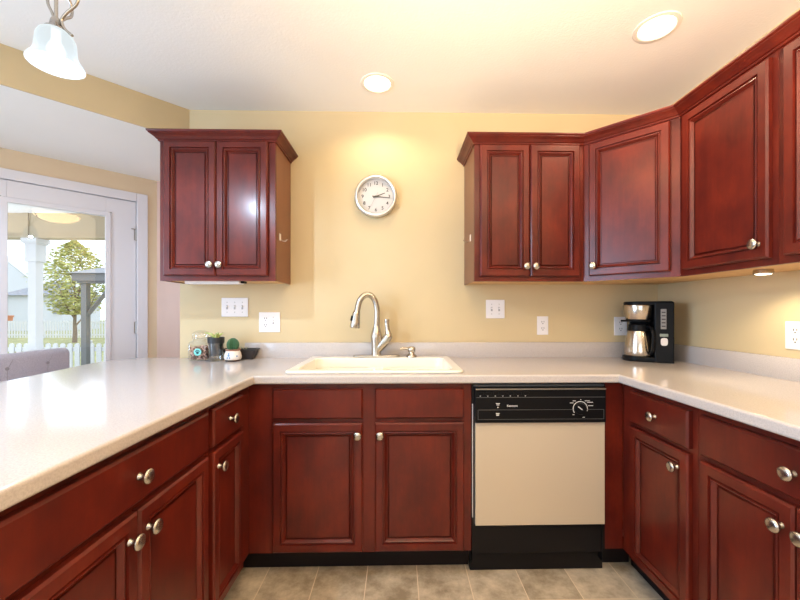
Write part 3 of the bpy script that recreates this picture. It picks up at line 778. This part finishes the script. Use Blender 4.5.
# ------------------------------------------------------------------ things at the end of the peninsula
ZT = 0.9142
jr = thing('treat_jar', 'clear square glass jar of brown and pink treats with an aqua paw badge', 'jar', (-1.482, -0.090, ZT), R(6))
rr = []
for h, rd, z in ((0.048, 0.012, 0.0), (0.054, 0.014, 0.006), (0.054, 0.014, 0.090), (0.050, 0.02, 0.104), (0.042, 0.03, 0.112), (0.041, 0.035, 0.128)):
    rr.append([(x, y, z) for x, y in rrect(-h, h, -h, h, rd)])
obj('glass_body', loft(B(), rr, True, False), CLEAR, jr, 50)
ld = obj('lid', lathe(B(), [(0.043, 0.124), (0.045, 0.128), (0.046, 0.142), (0.044, 0.152), (0.036, 0.162), (0.022, 0.169), (0, 0.171)], (0, 0, 0), 32), CLEAR, jr, 50)
mt = noisy('treat_mix', (0.13, 0.06, 0.035), (0.72, 0.46, 0.38), 75, 0.7, detail=1, pos=(0.45, 0.56))
bm = B()
for k in range(420):
    x, y = random.uniform(-0.043, 0.043), random.uniform(-0.043, 0.043); z = random.uniform(0.009, 0.078 + 0.008 * math.sin(x * 60))
    if max(abs(x), abs(y)) < 0.028: continue
    t2 = B(); bmesh.ops.create_icosphere(t2, subdivisions=1, radius=random.uniform(0.006, 0.009))
    merge(bm, t2, Matrix.Translation((x, y, z)) @ Matrix.Rotation(random.random() * 6, 4, 'X') @ Matrix.Diagonal((1, 0.8, 0.6, 1)))
box(bm, -0.034, 0.034, -0.034, 0.034, 0.006, 0.078)
tr = obj('treats', bm, mt, jr); tr['kind'] = 'stuff'
bd = obj('badge', lathe(B(), [(0.0205, 0), (0.0205, 0.0012), (0, 0.0012)], (0.002, -0.0545, 0.050), 24, RX), mat('aqua_badge', (0.22, 0.66, 0.62), 0.5), jr)
bm = B()
for x, z, a in ((0, -0.004, 0.0075), (-0.009, 0.004, 0.0032), (-0.0035, 0.009, 0.0034), (0.0035, 0.009, 0.0034), (0.009, 0.004, 0.0032)):
    lathe(bm, [(a, 0), (a, 0.0005), (0, 0.0005)], (0.002 + x, -0.0558, 0.050 + z), 14, RX)
obj('paw_mark', bm, mat('paw_dark', (0.02, 0.08, 0.10), 0.6), bd)

cp2 = thing('potted_succulent', 'small spiky green plant in a black pot set inside a clear glass tumbler', 'plant', (-1.372, -0.140, ZT))
obj('tumbler', lathe(B(), [(0.0, 0.0), (0.033, 0.0), (0.0345, 0.004), (0.0425, 0.1), (0.0415, 0.1), (0.0335, 0.008), (0.0, 0.008)], (0, 0, 0), 36), CLEAR, cp2, 50)
obj('pot', lathe(B(), [(0.030, 0.030), (0.0385, 0.100), (0.0435, 0.101), (0.045, 0.134), (0.041, 0.134), (0.039, 0.122), (0, 0.122)], (0, 0, 0), 36), mat('nursery_pot', (0.02, 0.021, 0.025), 0.45), cp2, 40)
bm = B()
for k in range(13):
    a = k * 2.4; l = random.uniform(0.034, 0.058); t = random.uniform(0.4, 1.0)
    tube(bm, spline([(0.004 * math.cos(a), 0.004 * math.sin(a), 0.120), (l * 0.5 * math.cos(a) * t, l * 0.5 * math.sin(a) * t, 0.120 + l * 0.55), (l * math.cos(a) * t, l * math.sin(a) * t, 0.122 + l * 0.72)], 4), [0.0045, 0.0055, 0.006, 0.006, 0.0055, 0.005, 0.004, 0.003, 0.001], 6)
obj('leaves', bm, noisy('succulent_green', (0.42, 0.52, 0.14), (0.70, 0.76, 0.38), 30, 0.5), cp2, 60)

cc = thing('potted_cactus', 'round ribbed green cactus in a small white painted pot', 'plant', (-1.272, -0.150, ZT))
obj('pot', lathe(B(), [(0.030, 0.0), (0.040, 0.004), (0.046, 0.016), (0.0465, 0.028), (0.042, 0.046), (0.036, 0.060), (0.040, 0.066), (0.037, 0.067), (0.033, 0.060), (0, 0.058)], (0, 0, 0), 36), noisy('painted_pot', (0.78, 0.72, 0.66), (0.80, 0.76, 0.72), 20, 0.3), cc, 50)
bm = B(); lathe(bm, [(0.0335, -0.0003), (0.0415, 0.0045), (0.0445, 0.009), (0.0440, 0.009), (0.030, 0.002)], (0, 0, 0), 36, cap=False)
obj('base_band', bm, mat('pot_brown', (0.10, 0.05, 0.03), 0.4), cc, 40)
bm = B(); lathe(bm, [(0.0375, 0.0585), (0.0412, 0.066), (0.0395, 0.068)], (0, 0, 0), 36, cap=False)
obj('rim_band', bm, mat('pot_rust', (0.35, 0.16, 0.10), 0.4), cc, 40)
bm = B()
for a, z, s in ((-95, 0.035, 1), (-88, 0.022, 0.8), (-104, 0.022, 0.8), (-96, 0.046, 0.7), (-150, 0.03, 0.8), (-40, 0.03, 0.8)):
    t2 = B(); bmesh.ops.create_icosphere(t2, subdivisions=2, radius=0.0065 * s)
    rp = 0.0462 if z < 0.04 else 0.0428
    merge(bm, t2, Matrix.Translation((rp * math.cos(R(a)), rp * math.sin(R(a)), z)) @ Matrix.Rotation(R(a), 4, 'Z') @ Matrix.Diagonal((0.18, 1, 1.1, 1)))
obj('painted_flower', bm, mat('pot_blue', (0.16, 0.30, 0.50), 0.4), cc)
t2 = B(); ns, nr = 72, 16; rings = []
for i in range(nr + 1):
    ph = math.pi * (0.86 * i / nr); 
    rings.append([(( (0.0290 * math.sin(max(ph, 0.02))) * (1 + 0.15 * math.cos(18 * 2 * math.pi * k / ns)) * math.cos(2 * math.pi * k / ns)), ((0.0290 * math.sin(max(ph, 0.02))) * (1 + 0.15 * math.cos(18 * 2 * math.pi * k / ns)) * math.sin(2 * math.pi * k / ns)), 0.092 + 0.038 * math.cos(ph)) for k in range(ns)])
obj('cactus_body', loft(B(), rings, True, True), noisy('cactus_green', (0.035, 0.11, 0.05), (0.07, 0.17, 0.08), 40, 0.6), cc, 70)

ty = thing('planter_tray', 'shallow black plastic planter tray behind the cactus against the wall', 'tray', (-1.262, -0.056, ZT))
r1 = lambda ix, iy, z: [(x, y, z) for x, y in rrect(-0.098 + ix, 0.098 - ix, -0.046 + iy, 0.030 - iy, 0.012)]
obj('shell', loft(B(), [r1(0.022, 0.010, 0), r1(0.004, 0.003, 0.052), r1(-0.003, -0.002, 0.054), r1(-0.003, -0.002, 0.062), r1(0.004, 0.003, 0.062), r1(0.024, 0.012, 0.010)], True, True), mat('tray_black', (0.025, 0.022, 0.024), 0.35), ty, 30)
obj('soil', loft(B(), [r1(0.012, 0.006, 0.045), r1(0.010, 0.005, 0.050)], True, True), noisy('potting_soil', (0.04, 0.03, 0.025), (0.14, 0.11, 0.09), 150, 0.9), ty)
bm = B()
for k in range(5): tube(bm, [(0.02 + random.uniform(-0.02, 0.02), -0.01, 0.048), (0.02 + random.uniform(-0.03, 0.03), -0.01 + random.uniform(-0.01, 0.01), 0.074)], [0.0025, 0.001], 6)
obj('seedling', bm, mat('seedling_tan', (0.35, 0.33, 0.20), 0.7), ty)

# ------------------------------------------------------------------ bar stool beyond the counter
bs = thing('bar_stool', 'grey linen button-tufted stool back showing above the bar at the left', 'stool', (-2.40, -0.085, 0))
bm = B(); t2 = B(); box(t2, -0.20, -0.115, -0.335, 0.335, 0.66, 0.955, 0.035, 4)
for v in t2.verts:
    if v.co.x > -0.14:
        for by, bz in ((-0.16, 0.86), (0.0, 0.86), (0.16, 0.86), (-0.08, 0.76), (0.08, 0.76)):
            pass
merge(bm, t2)
back = obj('backrest', bm, FABRIC, bs, 50)
for by in (-0.22, 0.02, 0.26): obj('tuft_button', lathe(B(), [(0.010, 0), (0.009, 0.004), (0, 0.006)], (-0.1155, by - 0.10, 0.875), 14, Matrix.Rotation(R(90), 4, 'Y')), mat('button_grey', (0.3, 0.29, 0.33), 0.8), back)
for by in (-0.32, -0.08, 0.16): obj('seam', tube(B(), [(-0.1145, by, 0.70), (-0.1140, by, 0.87), (-0.1145, by + 0.03, 0.92), (-0.135, by + 0.05, 0.950)], 0.0012, 6), mat('seam_grey', (0.33, 0.32, 0.36), 0.9), back)
obj('seat', box(B(), -0.19, 0.24, -0.30, 0.30, 0.56, 0.66, 0.03, 3), FABRIC, bs, 50)
for x in (-0.17, 0.21):
    for y in (-0.26, 0.26): obj('leg', box(B(), x - 0.02, x + 0.02, y - 0.02, y + 0.02, 0, 0.57, 0.003), DARKWOOD, bs)
obj('footrest', box(B(), 0.195, 0.215, -0.25, 0.25, 0.18, 0.21, 0.003), DARKWOOD, bs)

# ------------------------------------------------------------------ outside, through the glazed door
GR = -0.5
GRASS = noisy('lawn_grass', (0.22, 0.23, 0.09), (0.36, 0.34, 0.16), 3, 0.9, detail=6)
struct('lawn', box(B(), -70, 5, 2.5, 70, GR - 0.1, GR), GRASS)
VINYL = mat('vinyl_white', (0.60, 0.60, 0.61), 0.5)
pf = struct('porch_floor', prism(B(), [(-2.2, 0.9), (-3.9, -0.85), (-6.2, -0.85), (-6.2, 3.1), (-2.2, 3.1)], -0.14, -0.04), mat('porch_concrete', (0.70, 0.68, 0.66), 0.8))
struct('porch_ceiling', prism(B(), [(-2.25, 0.95), (-3.95, -0.75), (-6.2, -0.75), (-6.2, 2.9), (-2.0, 2.9), (-2.0, 0.95)], 2.50, 2.54), mat('porch_ceiling_white', (0.85, 0.87, 0.9), 0.6))
BEAMM = mat('beam_beige', (0.40, 0.32, 0.21), 0.6)
bm = B(); box(bm, -6.2, -2.0, 2.74, 2.90, 2.17, 2.50); box(bm, -6.2, -2.0, 2.72, 2.74, 2.17, 2.20); box(bm, -5.30, -5.23, 2.725, 2.74, 2.20, 2.50)
tag(obj('porch_beam', bm, BEAMM), 'beige porch beam spanning above the white porch column', 'beam')
pc = thing('porch_column', 'square white porch column seen through the glazed door', 'column', (-5.22, 2.82, -0.04))
bm = B(); box(bm, -0.052, 0.052, -0.052, 0.052, 0, 2.21); obj('shaft', bm, VINYL, pc)
bm = B(); box(bm, -0.074, 0.074, -0.074, 0.074, 1.90, 2.13, 0.004); box(bm, -0.102, 0.102, -0.102, 0.102, 2.15, 2.21, 0.004); box(bm, -0.085, 0.085, -0.085, 0.085, 2.13, 2.15); obj('capital', bm, VINYL, pc)
bm = B(); box(bm, -0.076, 0.076, -0.076, 0.076, 0, 0.70, 0.004); box(bm, -0.082, 0.082, -0.082, 0.082, 0.70, 0.715); obj('plinth', bm, VINYL, pc)


def picket_mesh(wd, h, th):
    r = wd / 2
    pts = [(-r, 0), (r, 0), (r, h - r)] + [(r * math.cos(R(a)), h - r + r * math.sin(R(a))) for a in range(20, 180, 20)] + [(-r, h - r)]
    return prism(B(), pts, -th / 2, th / 2, Matrix.Rotation(R(90), 4, 'X'))


def fence(label, x0, x1, y, n, wd, h, z, posts):
    t = thing('picket_fence', label, 'fence', ((x0 + x1) / 2, y, z), 0, 'white picket fences outside')
    p0 = None
    for k in range(n):
        x = -(x1 - x0) / 2 + (x1 - x0) * (k + 0.5) / n
        if p0 is None: p0 = obj('picket', picket_mesh(wd, h, 0.02), VINYL, t); p = p0
        else: p = p0.copy(); COL.objects.link(p); p.parent = t
        p.location = (x, -0.03, 0.05)
    for zz in (0.18, h - 0.12): obj('rail', box(B(), -(x1 - x0) / 2, (x1 - x0) / 2, -0.02, 0.02, zz, zz + 0.08), VINYL, t)
    for x in posts: obj('post', box(B(), x - 0.06, x + 0.06, -0.02, 0.09, 0, h + 0.10, 0.004), VINYL, t)
    return t


fence('near white picket fence with rounded tops just beyond the porch', -9.6, -5.6, 5.6, 27, 0.095, 0.98, GR, (-1.2, 0.75))
fence('far white picket fence along the back of the lawn', -27.0, -16.0, 21.2, 66, 0.09, 1.05, GR, (-3.4, -0.9, 1.6, 4.1))
# tree
TB = (-17.8, 18.1, GR)
tr = thing('yard_tree', 'young yellow green tree standing on the lawn between the two fences', 'tree', TB)
BARK = mat('bark', (0.20, 0.15, 0.11), 0.9)
bm = B(); tube(bm, spline([(0, 0, 0), (0.02, 0, 0.6), (0, 0, 1.1), (0.05, 0, 1.9), (0, 0, 3.0), (0.05, 0, 4.6)], 4), [0.115 - 0.005 * k for k in range(21)], 8)
for k in range(14):
    a = k * 2.39996; z = 0.85 + 0.22 * k; l = 1.5 * (1 - 0.045 * k)
    tube(bm, spline([(0, 0, z), (l * 0.45 * math.cos(a), l * 0.45 * math.sin(a), z + l * 0.55), (l * 0.8 * math.cos(a), l * 0.8 * math.sin(a), z + l * 1.3)], 3), [0.045, 0.04, 0.034, 0.028, 0.022, 0.016, 0.01], 6)
obj('trunk', bm, BARK, tr, 60)
bm = B()
for k in range(5200):
    z = random.uniform(1.5, 5.6); u = (z - 1.5) / 4.1
    rmax = 1.95 * (math.sin(math.pi * min(u * 0.92 + 0.10, 1)) ** 0.8); a = random.random() * 6.283; r = rmax * math.sqrt(random.uniform(0.05, 1)) * (0.80 + 0.25 * math.sin(5 * a + 3 * z) * math.sin(4 * z + a))
    c = Vector((r * math.cos(a), r * math.sin(a), z)); s = random.uniform(0.06, 0.12)
    q = Matrix.Rotation(random.random() * 6.28, 3, 'Z') @ Matrix.Rotation(random.uniform(-1.1, 1.1), 3, 'X')
    vv = [bm.verts.new(c + q @ Vector(p)) for p in ((-s, 0, 0), (0, -s * 0.6, 0.02), (s, 0, 0), (0, s * 0.6, 0.02))]
    bm.faces.new(vv)
obj('foliage', bm, noisy('tree_leaves', (0.30, 0.34, 0.08), (0.58, 0.56, 0.22), 1.6, 0.7, detail=5), tr)
# gazebo
gz = thing('gazebo', 'grey wooden gazebo corner with post, brace and hipped roof', 'gazebo', (-6.23, 4.84, GR))
GREY = mat('gazebo_grey', (0.15, 0.15, 0.15), 0.6)
for x, y in ((0, 0), (2.6, 0), (0, 2.6 * 0.0 + 0.0)):
    if (x, y) == (0, 0) and any(ch.name.startswith('post') for ch in gz.children): continue
    bm = B(); box(bm, x - 0.05, x + 0.05, y - 0.05, y + 0.05, 0, 2.30, 0.004); obj('post', bm, GREY, gz)
bm = B(); box(bm, -0.09, 2.70, -0.09, 0.09, 2.22, 2.34); box(bm, -0.14, 2.80, -0.14, 2.60, 2.34, 2.40); box(bm, -0.14, 2.74, -0.14, -0.09, 2.26, 2.34)
obj('beam', bm, GREY, gz)
bm = B(); tube(bm, [(0.03, 0, 1.62), (0.55, 0, 2.26)], 0.045, 4); obj('brace', bm, GREY, gz)
bm = B(); t2 = B(); v = [t2.verts.new(p) for p in ((-0.20, -0.20, 2.40), (2.92, -0.20, 2.40), (2.92, 2.7, 2.40), (-0.20, 2.7, 2.40), (1.3, 1.2, 2.95))]
for a, b in ((0, 1), (1, 2), (2, 3), (3, 0)): t2.faces.new((v[a], v[b], v[4]))
t2.faces.new((v[3], v[2], v[1], v[0])); merge(bm, t2); obj('roof', bm, mat('gazebo_roof', (0.20, 0.20, 0.21), 0.5), gz)
# neighbours' houses
SIDING = mat('siding_white', (0.52, 0.54, 0.58), 0.6); ROOF = noisy('roof_grey', (0.18, 0.19, 0.22), (0.28, 0.29, 0.32), 8, 0.8)
hb = thing('house', 'low white neighbouring garage with grey hipped roof behind the far fence', 'house', (-32.0, 31.5, GR), 0, 'neighbouring houses')
obj('wall', box(B(), -2.1, 2.6, -1.1, 3, 0, 3.10), SIDING, hb)
bm = B(); t2 = B(); v = [t2.verts.new(p) for p in ((-2.5, -1.5, 3.05), (3.0, -1.5, 3.05), (3.0, 3.4, 3.05), (-2.5, 3.4, 3.05), (-0.3, 0.9, 4.35), (0.8, 0.9, 4.35))]
for fc in ((0, 1, 5, 4), (1, 2, 5), (2, 3, 4, 5), (3, 0, 4), (3, 2, 1, 0)): t2.faces.new([v[k] for k in fc])
merge(bm, t2); obj('roof', bm, ROOF, hb)
obj('downspout', box(B(), -2.14, -2.06, -1.18, -1.10, 0, 3.0), mat('downspout_grey', (0.25, 0.27, 0.3), 0.5), hb)
wn = obj('window_frame', box(B(), 1.75, 2.45, -1.14, -1.10, 1.35, 2.35), VINYL, hb)
obj('pane', box(B(), 1.83, 2.37, -1.16, -1.135, 1.43, 2.27), mat('pane_dark', (0.25, 0.28, 0.3), 0.2), wn)
ha = thing('house', 'tall white gabled neighbouring house behind the low grey roof', 'house', (-50.0, 46.0, GR), 0, 'neighbouring houses')
bm = B(); prism(bm, [(-6, 0), (5.5, 0), (5.5, 4.9), (0.9, 8.6), (-6, 8.6)], -6, 2, Matrix.Rotation(R(90), 4, 'X'))
obj('wall', bm, SIDING, ha)
bm = B(); tube(bm, [(0.7, -2.0, 8.85), (6.0, -2.0, 4.65)], 0.16, 4); tube(bm, [(-6, -2.0, 8.8), (0.7, -2.0, 8.8)], 0.12, 4)
obj('roof_edge', bm, mat('fascia_grey', (0.55, 0.57, 0.60), 0.6), ha)
fpx = thing('flower_pot', 'terracotta flower pot standing on the far fence post', 'pot', (-23.5, 20.2, 0.62))
obj('pot', lathe(B(), [(0.20, 0), (0.24, 0.25), (0.27, 0.25), (0.27, 0.32), (0.23, 0.32), (0.22, 0.27), (0, 0.27)], (0, 0, 0), 20), mat('terracotta', (0.55, 0.22, 0.12), 0.8), fpx, 40)
